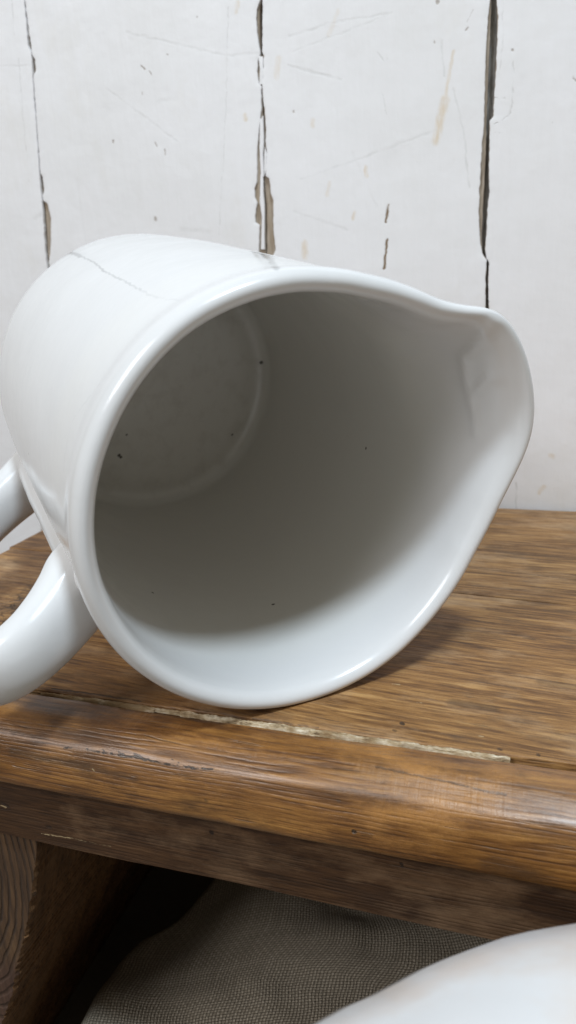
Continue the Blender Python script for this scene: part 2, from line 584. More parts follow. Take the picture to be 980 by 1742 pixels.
def mat_filler():
    n = NT('dried_wood_filler')
    c = n.coord()
    a = n.noise(n.mapping(c, (180, 600, 600)), 1, 5, 0.7)
    b = n.noise(c, 120, 4, 0.6)
    col = n.ramp(a, [(0.34, (0.10, 0.06, 0.03)), (0.46, (0.42, 0.31, 0.18)), (0.66, (0.72, 0.63, 0.48))])
    sx = n.node('ShaderNodeSeparateXYZ')
    n.put(sx.inputs[0], c)
    left = n.range(sx.outputs[0], -0.085, -0.100, 0.0, 0.16)
    col = n.mix(n.range(n.math('ADD', b, left), 0.50, 0.66, 0, 0.85), col, (0.26, 0.165, 0.075))
    n.put(n.b.inputs['Base Color'], col)
    n.b.inputs['Roughness'].default_value = 0.75
    n.put(n.b.inputs['Normal'], n.bump(a, 0.0008, 0.9))
    return n.mat


def mat_glaze(name, marks_grey=(), specks=(), tint=(0.715, 0.712, 0.712), base_dirt_warm_shade=False, mottle=False):
    n = NT(name)
    c = n.coord()
    col = n.mix(n.range(n.noise(c, 22, 4), 0.35, 0.7), tint, tuple(x * 0.965 for x in tint))
    h = n.math('ADD', n.math('MULTIPLY', n.noise(c, 55, 3, 0.5), 1.0), n.math('MULTIPLY', n.noise(c, 260, 3, 0.5), 0.12))
    wob = n.vec('SUBTRACT', n.noise(c, 320, 4, 0.65, col=True), (0.5, 0.5, 0.5))
    ws = n.node('ShaderNodeVectorMath', operation='SCALE')
    n.put(ws.inputs[0], wob)
    ws.inputs['Scale'].default_value = 0.0022
    p = n.vec('ADD', c, ws.outputs[0])
    if marks_grey:
        mg = n.marks(p, marks_grey)
        col = n.mix(mg, col, (0.26, 0.26, 0.26))
    # a very sparse scatter of iron specks in the glaze
    vor = n.node('ShaderNodeTexVoronoi', feature='F1')
    n.put(vor.inputs['Vector'], c)
    vor.inputs['Scale'].default_value = 95
    pick = n.node('ShaderNodeSeparateColor')
    n.put(pick.inputs[0], vor.outputs['Color'])
    sp = n.math('MULTIPLY', n.range(vor.outputs['Distance'], 0.028, 0.045, 1, 0), n.math('GREATER_THAN', pick.outputs[0], 0.93))
    col = n.mix(n.math('MULTIPLY', sp, 0.7), col, (0.20, 0.18, 0.15))
    if mottle:
        col = n.mix(n.range(n.noise(c, 34, 4, 0.6), 0.44, 0.62, 0, 0.8), col, (0.70, 0.62, 0.565))
        col = n.mix(n.range(n.noise(n.mapping(c, (12, 60, 60)), 1, 3), 0.5, 0.7, 0, 0.35), col, (0.62, 0.63, 0.68))
    if base_dirt_warm_shade:
        # tea-coloured wear on the base; warm tone of the shaded inside painted in
        ax = n.node('ShaderNodeVectorMath', operation='DOT_PRODUCT')
        n.put(ax.inputs[0], n.vec('SUBTRACT', c, tuple(JC - JUG_LOC)))
        ax.inputs[1].default_value = tuple(JA)
        rad = n.vec('SUBTRACT', n.vec('SUBTRACT', c, tuple(JC - JUG_LOC)), (0, 0, 0))
        sc = n.node('ShaderNodeVectorMath', operation='SCALE')
        sc.inputs[0].default_value = tuple(JA)
        n.put(sc.inputs['Scale'], ax.outputs['Value'])
        rl = n.node('ShaderNodeVectorMath', operation='LENGTH')
        n.put(rl.inputs[0], n.vec('SUBTRACT', rad, sc.outputs[0]))
        inside = n.math('MULTIPLY', n.range(rl.outputs['Value'], 0.0588, 0.0572), n.range(ax.outputs['Value'], 0.012, 0.035))
        inside = n.math('MULTIPLY', inside, n.range(ax.outputs['Value'], 0.166, 0.164))
        col = n.mix(n.math('MULTIPLY', inside, 0.85), col, (0.745, 0.73, 0.685))
        deep = n.range(ax.outputs['Value'], 0.1600, 0.1622)
        dn = n.range(n.noise(c, 130, 5, 0.65), 0.48, 0.74)
        col = n.mix(n.math('MULTIPLY', deep, 0.20), col, (0.52, 0.46, 0.40))
        col = n.mix(n.math('MULTIPLY', n.math('MULTIPLY', deep, dn), 0.30), col, (0.40, 0.36, 0.31))
    if specks:
        ms = n.marks(c, specks)
        col = n.mix(ms, col, (0.05, 0.04, 0.03))
    n.put(n.b.inputs['Base Color'], col)
    n.put(n.b.inputs['Roughness'], n.range(n.noise(c, 60, 3), 0.3, 0.7, 0.17, 0.24))
    n.b.inputs['IOR'].default_value = 1.5
    n.b.inputs['Coat Weight'].default_value = 0.12
    n.b.inputs['Coat Roughness'].default_value = 0.07
    n.put(n.b.inputs['Normal'], n.bump(h, 0.0006, 0.35))
    return n.mat


def mat_cloth():
    n = NT('coarse_linen_weave')
    c = n.coord()
    w = n.vec('SUBTRACT', n.noise(c, 60, 3, 0.6, col=True), (0.5, 0.5, 0.5))
    ws = n.node('ShaderNodeVectorMath', operation='SCALE')
    n.put(ws.inputs[0], w)
    ws.inputs['Scale'].default_value = 0.0018
    p = n.vec('ADD', n.node('ShaderNodeUVMap').outputs[0], ws.outputs[0])
    sx = n.node('ShaderNodeSeparateXYZ')
    n.put(sx.inputs[0], p)
    P = 0.00126
    u = n.math('MULTIPLY', sx.outputs[0], 1 / P)
    v = n.math('MULTIPLY', sx.outputs[1], 1 / P)
    su = n.math('ABSOLUTE', n.math('SINE', n.math('MULTIPLY', u, math.pi)))
    sv = n.math('ABSOLUTE', n.math('SINE', n.math('MULTIPLY', v, math.pi)))
    par = n.math('MODULO', n.math('ADD', n.math('FLOOR', u), n.math('FLOOR', v)), 2.0)
    par = n.math('ABSOLUTE', par)
    warp = n.math('MULTIPLY', n.math('POWER', su, 0.6), n.math('ADD', 0.55, n.math('MULTIPLY', par, 0.45)))
    weft = n.math('MULTIPLY', n.math('POWER', sv, 0.6), n.math('SUBTRACT', 1.0, n.math('MULTIPLY', par, 0.45)))
    h = n.math('MULTIPLY', n.math('MAXIMUM', n.math('MULTIPLY', warp, n.range(n.noise(n.mapping(p, (600, 12, 1)), 1, 2), 0.3, 0.7, 0.75, 1.25)), n.math('MULTIPLY', weft, n.range(n.noise(n.mapping(p, (12, 600, 1)), 1, 2), 0.3, 0.7, 0.5, 1.0))), n.math('POWER', n.math('MULTIPLY', su, sv), 0.25))
    th = n.noise(n.mapping(p, (3000, 200, 1)), 1, 3)
    th2 = n.noise(n.mapping(p, (200, 3000, 1)), 1, 3)
    hh = n.math('MULTIPLY', h, n.math('ADD', 0.55, n.math('MULTIPLY', n.math('ADD', th, th2), 0.45)))
    col = n.ramp(hh, [(0.2, (0.155, 0.125, 0.090)), (0.5, (0.29, 0.245, 0.185)), (0.9, (0.47, 0.405, 0.32))])
    slub = n.range(n.noise(n.mapping(p, (500, 30, 1)), 1, 4), 0.42, 0.66)
    col = n.mix(n.math('MULTIPLY', slub, 0.30), col, (0.20, 0.17, 0.13))
    n.put(n.b.inputs['Base Color'], col)
    n.b.inputs['Roughness'].default_value = 0.95
    n.b.inputs['Specular IOR Level'].default_value = 0.1
    n.put(n.b.inputs['Normal'], n.bump(hh, 0.0006, 0.9))
    return n.mat


def mat_plain(name, colr, rough=0.8, scale=30):
    n = NT(name)
    c = n.coord()
    col = n.ramp(n.noise(c, scale, 5, 0.6), [(0.3, tuple(x * 0.7 for x in colr)), (0.7, colr)])
    n.put(n.b.inputs['Base Color'], col)
    n.b.inputs['Roughness'].default_value = rough
    n.put(n.b.inputs['Normal'], n.bump(n.noise(c, scale * 8, 4), 0.001, 0.5))
    return n.mat


BENCH_LOC = np.array([0.0, 0.25, -0.22])
WALL_LOC = np.array([-0.12, 0.385, -0.22])


def bz(px, py, z=0.0):
    return on_plane(px, py, 2, z) - BENCH_LOC


def by(px, py, y):
    return on_plane(px, py, 1, y) - BENCH_LOC


M_PAINTS = [mat_paint(-200, 60), mat_paint(60, 450), mat_paint(450, 832), mat_paint(832, 1200)]
M_PAINT = M_PAINTS[1]
M_BARE = mat_bare_wood()
M_GAP = mat_gap()
M_FILL = mat_filler()
M_LEG = mat_leg()
M_CLOTH = mat_cloth()

# ------------------------------------------------------------------ floor
o = link('floor', [(-1.2, -0.8, -0.22), (1.2, -0.8, -0.22), (1.2, 0.385, -0.22), (-1.2, 0.385, -0.22)], [(0, 1, 2, 3)], mat_plain('dark_floor', (0.16, 0.13, 0.10)))
o['kind'] = 'structure'

# ------------------------------------------------------------------ board wall
WALL_LOC = np.array([-0.12, 0.385, -0.22])
wall = root('board_wall', WALL_LOC, 'old white painted board wall with cracked, chipped joints behind the bench', 'wall')


def zline(pts):
    """pixel trace -> [(z, x)] on the wall, sorted by z"""
    out = []
    for (px, py) in pts:
        q = wpt(px, py)
        out.append((q[2], q[0]))
    out.sort()
    return out


def extend(tr, zlo, zhi):
    (z0, x0), (z1, x1) = tr[0], tr[-1]
    sl = (x1 - x0) / (z1 - z0)
    return [(zlo, x0 + (zlo - z0) * sl)] + tr + [(zhi, x1 + (zhi - z1) * sl)]


ZLO, ZHI = -0.22, 0.42
J = []
# joint 1: hairline crack with three chips
cl = [(41, 0), (45, 40), (47, 75), (53, 90), (57, 160), (62, 220), (66, 280), (69, 320), (73, 360), (77, 430), (79, 445)]
chip = [(0, 1.6), (94, 1.6), (100, 5.5), (120, 6.5), (128, 2.0), (294, 2.0), (300, 5), (325, 6), (333, 2.5), (341, 2.8), (346, 9), (372, 13), (410, 10.5), (432, 8), (446, 4)]
J.append(dict(pl=cl, cl=[(x + .2, y) for x, y in cl], cr=[(x + 2.0, y) for x, y in cl],
              pr=[(np.interp(y, [c[1] for c in cl], [c[0] for c in cl]) + w, y) for y, w in chip]))
J.append(dict(pl=[(441.5, 0), (436.5, 15), (436, 45), (440, 80), (442, 92), (437.5, 105), (437, 120), (440, 142), (444.3, 147), (444.3, 185), (441, 215), (437, 250), (437, 310), (433, 320), (432.5, 335), (437, 345), (433, 370), (434, 378), (442, 383), (441, 390), (440, 425)],
              cl=[(442, 0), (439, 15), (440, 60), (441, 92), (443.8, 95), (444.5, 145), (445, 175), (445.5, 200), (445.5, 215), (446, 250), (446, 300), (450, 350), (451, 425)],
              cr=[(446.3, 0), (446.3, 60), (445.8, 92), (445.6, 95), (445.8, 145), (447.3, 175), (447.8, 200), (447.5, 215), (447.5, 250), (447.5, 300), (451.8, 350), (452.8, 425)],
              pr=[(446.8, 0), (446.6, 92), (449, 95), (447.5, 125), (446.2, 145), (447.5, 170), (450, 182), (452.5, 215), (452, 240), (454, 260), (452, 300), (458, 303), (461, 330), (465, 340), (465, 390), (469, 425)]))
J.append(dict(pl=[(834, 0), (830, 25), (826, 90), (824, 165), (822.5, 215), (817.5, 280), (814, 370), (817.5, 415), (821, 435), (828.2, 443), (825.5, 470), (825.5, 514)],
              cl=[(835, 0), (834, 40), (831.5, 100), (829, 150), (827, 205), (826, 250), (824, 300), (821, 350), (819, 400), (820.5, 430), (828.8, 443), (826.2, 470), (826.2, 514)],
              cr=[(844, 0), (846, 30), (845, 75), (842.5, 125), (840, 165), (838.5, 199), (832.5, 205), (832, 260), (831, 290), (832, 325), (829, 350), (827.5, 390), (824.5, 425), (827.5, 440), (831.4, 445), (830, 480), (831, 514)],
              pr=[(845.2, 0), (847.5, 30), (846, 75), (844, 125), (841, 165), (839.5, 199), (833.2, 205), (832.8, 260), (832, 290), (832.8, 325), (829.8, 350), (828.3, 390), (825.3, 425), (828.3, 440), (832, 445), (830.8, 480), (831.8, 514)]))
for j in J:
    for k in ('pl', 'cl', 'cr', 'pr'):
        j[k] = extend(zline(j[k]), ZLO, ZHI)
    # below the trace the joint narrows to a hairline
    zz = j['pl'][1][0]
    for k, off in (('pl', 0.0), ('cl', 0.0002), ('cr', 0.0010), ('pr', 0.0012)):
        base = j['pl'][1][1]
        j[k][0] = (ZLO, base + off + 0.012)
        j[k].insert(1, (zz - 0.012, base + off + 0.0005))

edges = [([(ZLO, -0.62), (ZHI, -0.62)],) * 2] + [None] * 3
for i in range(4):
    # plank i lies between joint i-1 and joint i
    wl = [(ZLO, -0.60), (ZHI, -0.60)] if i == 0 else J[i - 1]['cr']
    wr = [(ZLO, 0.34), (ZHI, 0.34)] if i == 3 else J[i]['cl']
    pl = [(ZLO, -0.60), (ZHI, -0.60)] if i == 0 else J[i - 1]['pr']
    pr = [(ZLO, 0.34), (ZHI, 0.34)] if i == 3 else J[i]['pl']

    def sheet(l, r, y0, thick, nz, nx, jag, seed, relief, lip):
        vs, fs = [], []
        for a in range(nz):
            z = ZLO + (ZHI - ZLO) * a / (nz - 1)
            xl, xr = interp(l, z), interp(r, z)
            xl += jag * fbm(1.0, z * 420, 0, seed, 4)
            xr += jag * fbm(5.0, z * 420, 0, seed + 3, 4)
            row = []
            for b in range(nx):
                t = b / (nx - 1)
                # crowd the columns towards the two edges
                t = 0.5 - 0.5 * math.cos(math.pi * t)
                x = xl + (xr - xl) * t
                e = min(x - xl, xr - x)
                y = y0 + relief * fbm(x * 16, z * 7, 0, seed, 3) + lip * math.exp(-e / 0.0007)
                row.append((x, y, z))
            # skirts to the back
            vs += [(xl, y0 + thick, z)] + row + [(xr, y0 + thick, z)]
        return vs, grid_faces(nz, nx + 2)
    v, f = sheet(wl, wr, WALL_Y + 0.0014, 0.0150, 420, 14, 0.00018, 10 + i, 0.0002, 0.0003)
    pk = link('plank', v, f, M_BARE, wall, True, WALL_LOC)
    auto_smooth(pk, 40)
    v, f = sheet(pl, pr, WALL_Y, 0.0017, 1100, 26, 0.00030, 20 + i, 0.00035, 0.00018)
    pt = link('paint_layer', v, f, M_PAINTS[i], pk, True, WALL_LOC)
    auto_smooth(pt, 40)

# islands of paint left standing in the middle joint
def flake(poly_px, parent, seed):
    q = [wpt(x, y) for x, y in poly_px]
    n = []
    for i in range(len(q)):
        a, b = q[i], q[(i + 1) % len(q)]
        for k in range(6):
            t = k / 6
            p = a * (1 - t) + b * t
            n.append((p[0] + 0.00018 * n3(p[2] * 900, i, k, seed), WALL_Y + 0.0001, p[2] + 0.0001 * n3(p[0] * 900, i, k, seed)))
    m = len(n)
    vs = n + [(x, y + 0.0012, z) for x, y, z in n]
    cx = np.mean([p[0] for p in n]); cz = np.mean([p[2] for p in n])
    vs.append((cx, WALL_Y - 0.0001, cz))
    fs = [(i, (i + 1) % m, m + (i + 1) % m, m + i) for i in range(m)] + [((i + 1) % m, i, 2 * m) for i in range(m)]
    link('paint_flake', vs, fs, M_PAINT, parent, False, WALL_LOC)


planks = [c for c in wall.children]
for k, poly in enumerate([[(439.5, 95), (447, 96), (448, 120), (446, 143), (441, 144), (442, 118)],
                          [(442.5, 205), (447.5, 196), (448.5, 240), (447, 262), (448.8, 300), (444, 301), (441.5, 250)],
                          [(443, 296), (447.5, 302), (447.5, 325), (449.5, 352), (449.8, 424), (444, 424), (446, 372), (442, 344)],
                          [(451, 250), (453.5, 262), (452.5, 290), (449.5, 299), (449.3, 262)]]):
    flake(poly, planks[1 if k < 3 else 2], 40 + k)

link('backing_board', [(-0.62, WALL_Y + 0.0055, ZLO), (0.35, WALL_Y + 0.0055, ZLO), (0.35, WALL_Y + 0.0055, ZHI), (-0.62, WALL_Y + 0.0055, ZHI),
                       (-0.62, WALL_Y + 0.0165, ZLO), (0.35, WALL_Y + 0.0165, ZLO), (0.35, WALL_Y + 0.0165, ZHI), (-0.62, WALL_Y + 0.0165, ZHI)],
     [(0, 1, 2, 3), (5, 4, 7, 6), (4, 0, 3, 7), (1, 5, 6, 2), (3, 2, 6, 7), (4, 5, 1, 0)], M_GAP, wall, False, WALL_LOC)

# ------------------------------------------------------------------ bench
bench = root('wooden_bench', BENCH_LOC, 'low stained pine bench with worn rounded edge and pale filler along a crack', 'bench')
XL, XR = -0.230, 0.30


def sweep_x(name, prof, x0, x1, nx, mat, amp=0.0003, seed=1, xend=None, parent=bench, skew=None):
    """closed (y, z) profile swept along x with a little hand-planed unevenness, rounded ends"""
    m = len(prof)
    vs, fs = [], []
    for i in range(nx):
        x = x0 + (x1 - x0) * i / (nx - 1)
        for j, (y, z) in enumerate(prof):
            dy = amp * fbm(x * 22, y * 80, z * 80, seed, 3)
            dz = amp * fbm(x * 22, y * 80, z * 80, seed + 5, 3)
            if skew:
                dy += skew(x, y)
            vs.append((x, y + dy, z + dz))
    for i in range(nx - 1):
        for j in range(m):
            k = (j + 1) % m
            fs.append((i * m + j, i * m + k, (i + 1) * m + k, (i + 1) * m + j))
    fs.append(tuple(range(m)))
    fs.append(tuple(reversed([(nx - 1) * m + j for j in range(m)])))
    o = link(name, vs, fs, mat, parent, True, BENCH_LOC)
    auto_smooth(o, 40)
    return o


def flat_prof(y0, y1, zt, zb, r=0.0012, n=14, rf=None):
    rf = rf or r
    p = [(y0, zb), (y0, zt - rf)]
    for k in range(1, 4):
        a = math.pi / 2 * k / 4
        p.append((y0 + rf * (1 - math.cos(a)), zt - rf * (1 - math.sin(a))))
    for k in range(n + 1):
        p.append((y0 + rf + (y1 - y0 - r - rf) * k / n, zt))
    for k in range(1, 4):
        a = math.pi / 2 * k / 4
        p.append((y1 - r + r * math.sin(a), zt - r * (1 - math.cos(a))))
    p += [(y1, zt - r), (y1, zb)]
    return p


nose = [(0.1533, -0.0155), (0.1533, -0.0008), (0.1526, -0.0001), (0.1510, 0.0), (0.149, 0.0), (0.1472, 0.0), (0.1455, -0.0002), (0.1443, -0.0006), (0.1430, -0.0012), (0.1417, -0.0019), (0.1405, -0.0026), (0.1395, -0.0032),
        (0.1388, -0.0037), (0.1383, -0.0042), (0.1378, -0.0050), (0.1372, -0.0063), (0.1364, -0.0085), (0.1357, -0.0110), (0.1352, -0.0138), (0.1350, -0.0160), (0.1351, -0.0174), (0.1356, -0.0183), (0.1364, -0.0186), (0.1375, -0.0186), (0.1376, -0.0155)]


def nb(px, py, _=None):
    """where the sight line meets the worn front edge"""
    d = ray(px, py)
    for (y0, z0), (y1, z1) in reversed(list(zip(nose[:-1], nose[1:]))):
        # CAM + d t on the extruded segment
        ny, nz = -(z1 - z0), (y1 - y0)
        den = d[1] * ny + d[2] * nz
        if abs(den) < 1e-9:
            continue
        t = ((y0 - CAM[1]) * ny + (z0 - CAM[2]) * nz) / den
        q = CAM + d * t
        u = ((q[1] - y0) * (y1 - y0) + (q[2] - z0) * (z1 - z0)) / ((y1 - y0) ** 2 + (z1 - z0) ** 2)
        if t > 0 and 0 <= u <= 1:
            return q - BENCH_LOC
    return by(px, py, 0.134)


W = 0.00014   # about one pixel at the bench edge
dark_front = []
spl = [(108, 1272), (122, 1272), (138, 1271), (160, 1278), (176, 1281), (190, 1283), (205, 1287), (228, 1286), (245, 1292), (262, 1295), (282, 1300), (305, 1303), (330, 1307), (362, 1309)]
for a, b in zip(spl[:-1], spl[1:]):
    if a[0] in (122,):
        continue
    dark_front.append((nb(*a), nb(*b), 1.3 * W, 2.2 * W, 1.0))
for a, b in (((165, 1271), (190, 1283)), ((192, 1275), (215, 1287)), ((228, 1281), (248, 1293)), ((290, 1290), (312, 1303)), ((185, 1277), (205, 1284))):
    dark_front.append((nb(*a), nb(*b), 0.7 * W, 1.6 * W, 0.95))
dark_front += [(nb(602, 1415), nb(604, 1416), 2.6 * W, 2.4 * W, .95), (nb(618, 1419), nb(632, 1422), 1 * W, 5 * W, .35),
               (nb(575, 1362), nb(578, 1363), 1 * W, 4 * W, .5), (nb(350, 1360), nb(352, 1361), 1 * W, 4 * W, .5),
               (nb(20, 1278), nb(60, 1287), 1 * W, 14 * W, .55), (nb(60, 1287), nb(150, 1305), 1 * W, 14 * W, .6), (nb(150, 1305), nb(230, 1325), 1 * W, 10 * W, .45),
               (nb(640, 1305), nb(760, 1330), 1.0 * W, 2.2 * W, .55), (nb(760, 1330), nb(860, 1352), 1.0 * W, 2.2 * W, .6),
               (nb(0, 1240), nb(90, 1258), .8 * W, 3.2 * W, .5)]
pale_front = [(nb(158, 1309), nb(160, 1312), .6 * W, 1.2 * W, .9), (nb(0, 1330), nb(130, 1350), .3 * W, 1.5 * W, .25)]
M_FRONT = mat_stain('varnished_front_board', 'front', dark_front, pale_front)
c1 = [(797, 966), (835, 970), (880, 974), (930, 981), (985, 987)]
c2 = [(742, 1051), (800, 1056), (860, 1062), (975, 1073)]
c3 = [(805, 1037), (870, 1042), (980, 1056)]
dark_rear = []
for cc, k in ((c1, .85), (c2, .7), (c3, .4)):
    for a, b in zip(cc[:-1], cc[1:]):
        dark_rear.append((bz(*a), bz(*b), .5 * W, 1.6 * W, k))
dark_rear += [(bz(0, 985), bz(40, 992), .5 * W, 2 * W, .6), (bz(0, 996), bz(60, 1003), .4 * W, 2 * W, .5),
              (bz(683, 1230), bz(685, 1231), 3 * W, 3 * W, .85), (bz(670, 1242), bz(673, 1243), 1.5 * W, 3 * W, .6), (bz(849, 1274), bz(851, 1275), 2 * W, 3 * W, .7),
              (bz(915, 1284), bz(917, 1285), 2 * W, 3 * W, .7), (bz(770, 1195), bz(840, 1205), 3 * W, 16 * W, .5), (bz(920, 1160), bz(980, 1168), 3 * W, 14 * W, .4),
              (bz(890, 1085), bz(910, 1088), 1 * W, 4 * W, .5),
              (bz(90, 1172), bz(160, 1181), 1.5 * W, 3 * W, .75), (bz(160, 1181), bz(240, 1193), 1 * W, 3 * W, .7), (bz(430, 1222), bz(540, 1238), 1 * W, 3 * W, .6)]
pale_rear = [(bz(710, 1195), bz(717, 1196), .8 * W, 1.5 * W, .9), (bz(668, 1164), bz(680, 1165), .8 * W, 1.5 * W, .6), (bz(815, 1252), bz(822, 1253), .8 * W, 1.5 * W, .6)]
M_MID = mat_stain('stained_middle_board', 'rear', dark_rear, pale_rear, rot=0.065)
M_REAR = mat_stain('stained_rear_board', 'rear', dark_rear[:10], (), rot=0.065, loc=(0.31, 0.13, 0.4))
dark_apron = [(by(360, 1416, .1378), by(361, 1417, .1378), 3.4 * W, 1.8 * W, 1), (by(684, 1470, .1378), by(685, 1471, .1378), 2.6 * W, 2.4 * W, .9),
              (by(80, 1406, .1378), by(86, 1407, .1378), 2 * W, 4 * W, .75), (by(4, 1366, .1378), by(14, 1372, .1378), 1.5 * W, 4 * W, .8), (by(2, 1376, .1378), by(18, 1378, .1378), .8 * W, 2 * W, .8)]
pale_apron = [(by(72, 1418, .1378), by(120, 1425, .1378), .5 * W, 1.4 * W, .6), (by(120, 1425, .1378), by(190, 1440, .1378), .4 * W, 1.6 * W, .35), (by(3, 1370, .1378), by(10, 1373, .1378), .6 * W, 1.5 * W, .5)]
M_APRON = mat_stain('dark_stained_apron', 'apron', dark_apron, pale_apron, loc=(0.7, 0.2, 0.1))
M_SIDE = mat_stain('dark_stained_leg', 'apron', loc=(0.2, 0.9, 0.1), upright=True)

sweep_x('front_board', nose, XL, XR, 240, M_FRONT, 0.00045, 2)


def seam_y(x):      # the long crack between the middle and the rear board runs a little askew
    return 0.2505 - 0.065 * x


def skew_mid(x, y):
    t = max(0.0, min(1.0, (y - 0.1556) / (0.2500 - 0.1556)))
    return t * (seam_y(x) - 0.00028 - 0.2500)


def skew_rear(x, y):
    t = max(0.0, min(1.0, (0.3655 - y) / (0.3655 - 0.2510)))
    return t * (seam_y(x) + 0.00028 - 0.2510)


sweep_x('middle_board', flat_prof(0.1558, 0.2500, 0.0, -0.0152, 0.0006, 22), XL, XR, 200, M_MID, 0.00022, 3, skew=skew_mid)
sweep_x('rear_board', flat_prof(0.2510, 0.3655, 0.0, -0.0152, 0.0018, 20, 0.0005), XL - 0.002, XR, 200, M_REAR, 0.00022, 4, skew=skew_rear)
sweep_x('seam_batten', flat_prof(0.1538, 0.1552, -0.0016, -0.0150, 0.0004, 3), XL + 0.001, XR - 0.001, 90, M_SIDE, 0.0001, 5)
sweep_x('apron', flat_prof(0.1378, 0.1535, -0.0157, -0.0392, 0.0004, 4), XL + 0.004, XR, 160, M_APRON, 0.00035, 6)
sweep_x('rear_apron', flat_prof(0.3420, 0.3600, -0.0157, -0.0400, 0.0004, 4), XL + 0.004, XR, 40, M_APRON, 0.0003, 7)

# filler: an irregular ribbon pressed into the seam
fx0, fx1 = on_plane(70, 1176, 2, 0)[0], on_plane(868, 1294, 2, 0)[0]
vs, NX, NC = [], 420, 7
for i in range(NX):
    x = fx0 + (fx1 - fx0) * i / (NX - 1)
    endt = min(1.0, (x - fx0) / 0.012)
    wdt = max(0.00035, 0.00092 + 0.0006 * fbm(x * 170, 2, 0, 1, 4)) * (0.25 + 0.75 * endt)
    if 0 < x + 0.094 < 0.008:
        wdt *= 0.55
    cy = 0.15445 + 0.0003 * fbm(x * 60, 0, 0, 6, 3)
    hgt = 0.0004 + 0.0005 * fbm(x * 260, 0, 3, 2, 3)
    for j in range(NC):
        t = j / (NC - 1) * 2 - 1
        y = cy + t * wdt + 0.00012 * n3(x * 900, j, 0, 3)
        z = -0.0004 + hgt * (1 - abs(t) ** 3) + 0.00022 * n3(x * 1400, j * 1.7, 0, 4)
        if j in (0, NC - 1):
            z = -0.0011
        vs.append((x, y, z))
fs = grid_faces(NX, NC) + [tuple(range(NC)), tuple(reversed([(NX - 1) * NC + j for j in range(NC)]))]
link('crack_filler', vs, fs, M_FILL, bench, False, BENCH_LOC)

# splayed board legs
ledge = [(66, 1428), (65, 1450), (61, 1480), (57, 1510), (52, 1550), (47, 1578), (43, 1600), (31, 1640), (23, 1690), (8, 1735)]


def make_leg(name, mirror=None, ragged=True):
    tr = [(on_plane(x, y, 1, 0.1395)[2], on_plane(x, y, 1, 0.1395)[0]) for x, y in ledge]
    tr.sort()
    tr = [(-0.2199, -0.200)] + tr + [(-0.0398, tr[-1][1] + 0.0004)]
    zs = np.linspace(-0.2199, -0.0402, 220)
    ys = [0.1395] + [0.1400 + 0.0006 * k for k in range(1, 5)] + list(np.linspace(0.146, 0.348, 10))
    vs = []
    for z in zs:
        xe = interp(tr, z)
        if ragged:
            saw = ((z * 330) % 1.0)
            amp = 0.0006 if z < -0.075 else 0.0001
            xe += amp * (saw - 0.5) + 0.0004 * fbm(z * 300, 0, 0, 8, 3)
        ring = []
        for k, y in enumerate(ys):
            back = 0.0006 if k == 0 else 0.0
            wv = 0.0003 * fbm(z * 60, y * 60, 0, 9, 3) + (0.0009 * max(0.0, 1 - (y - .1395) / .004) * n3(z * 420, y * 500, 1.0) if k else 0)
            ring.append((xe - back + wv, y, z))
        for y in reversed(ys):
            ring.append((xe - 0.048, y, z))
        vs += ring
    m = 2 * len(ys)
    fs = grid_faces(len(zs), m, True) + [tuple(reversed(range(m))), tuple((len(zs) - 1) * m + j for j in range(m))]
    if mirror is not None:
        vs = [(mirror - x, y, z) for x, y, z in vs]
        fs = [tuple(reversed(f)) for f in fs]
    o = link(name, vs, fs, M_LEG, bench, True, BENCH_LOC)
    o.data.materials.append(M_SIDE)
    for p in o.data.polygons:
        if abs(p.normal.y) < 0.6:
            p.material_index = 1
    auto_smooth(o, 40)
    return o


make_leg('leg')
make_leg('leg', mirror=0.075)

# ------------------------------------------------------------------ jug
rim_pts = [(-180, .0595), (-168, .0595), (-150, .0592), (-100, .0588), (-81, .0585), (-60, .0587), (-33, .0591), (-10, .0583), (5, .0577), (15.6, .0577), (25.4, .0589), (35.7, .0612), (41.7, .0646), (45.5, .0684),
           (48.1, .0703), (52.1, .0715), (57.6, .0721), (62.8, .0722), (68.5, .0720), (74.1, .0715), (79.5, .0704), (84.2, .0685), (90.5, .0654), (96.7, .0629), (104.8, .0610), (113, .0598), (121, .0596), (131, .0594), (139, .0594), (148, .0597), (160, .0599), (180, .0595)]
NTH = 420
raw = np.array([interp(rim_pts, -180 + 360 * k / NTH) for k in range(NTH)])
ker = np.exp(-0.5 * (np.arange(-12, 13) / 2.2) ** 2)
ker /= ker.sum()
rimr = np.convolve(np.concatenate([raw[-12:], raw, raw[:12]]), ker, 'valid')


prof = []          # (s, radius, spout weight side)
LIPR = 0.0027
# outside, from base centre to lip
for rr in (0.0, 0.012, 0.024, 0.036, 0.044):
    prof.append((JL - 0.0025, rr, 'o'))
prof += [(JL - 0.0020, 0.0465, 'o'), (JL, 0.0478, 'o'), (JL + 0.0004, 0.0492, 'o')]
for k in range(0, 9):
    a = math.pi / 2 * k / 8
    prof.append((JL - 0.010 * (1 - math.cos(a)), base_r_out(JL) - 0.010 * (1 - math.sin(a)), 'o'))
for s in np.concatenate([np.linspace(JL - 0.016, 0.06, 14), np.linspace(0.055, 0.008, 22)]):
    prof.append((float(s), base_r_out(s), 'o'))
for k in range(1, 14):
    a = math.pi * k / 14
    ro, ri = base_r_out(0.003), base_r_in(0.003)
    mid, hw = (ro + ri) / 2, (ro - ri) / 2
    prof.append((0.0045 - 0.0042 * math.sin(a), mid + hw * math.cos(a), 'o' if k < 7 else 'i'))
for s in np.concatenate([np.linspace(0.007, 0.055, 44), np.linspace(0.06, JL - 0.0135, 18)]):
    prof.append((float(s), base_r_in(s), 'i'))
JF = JL - 0.0075
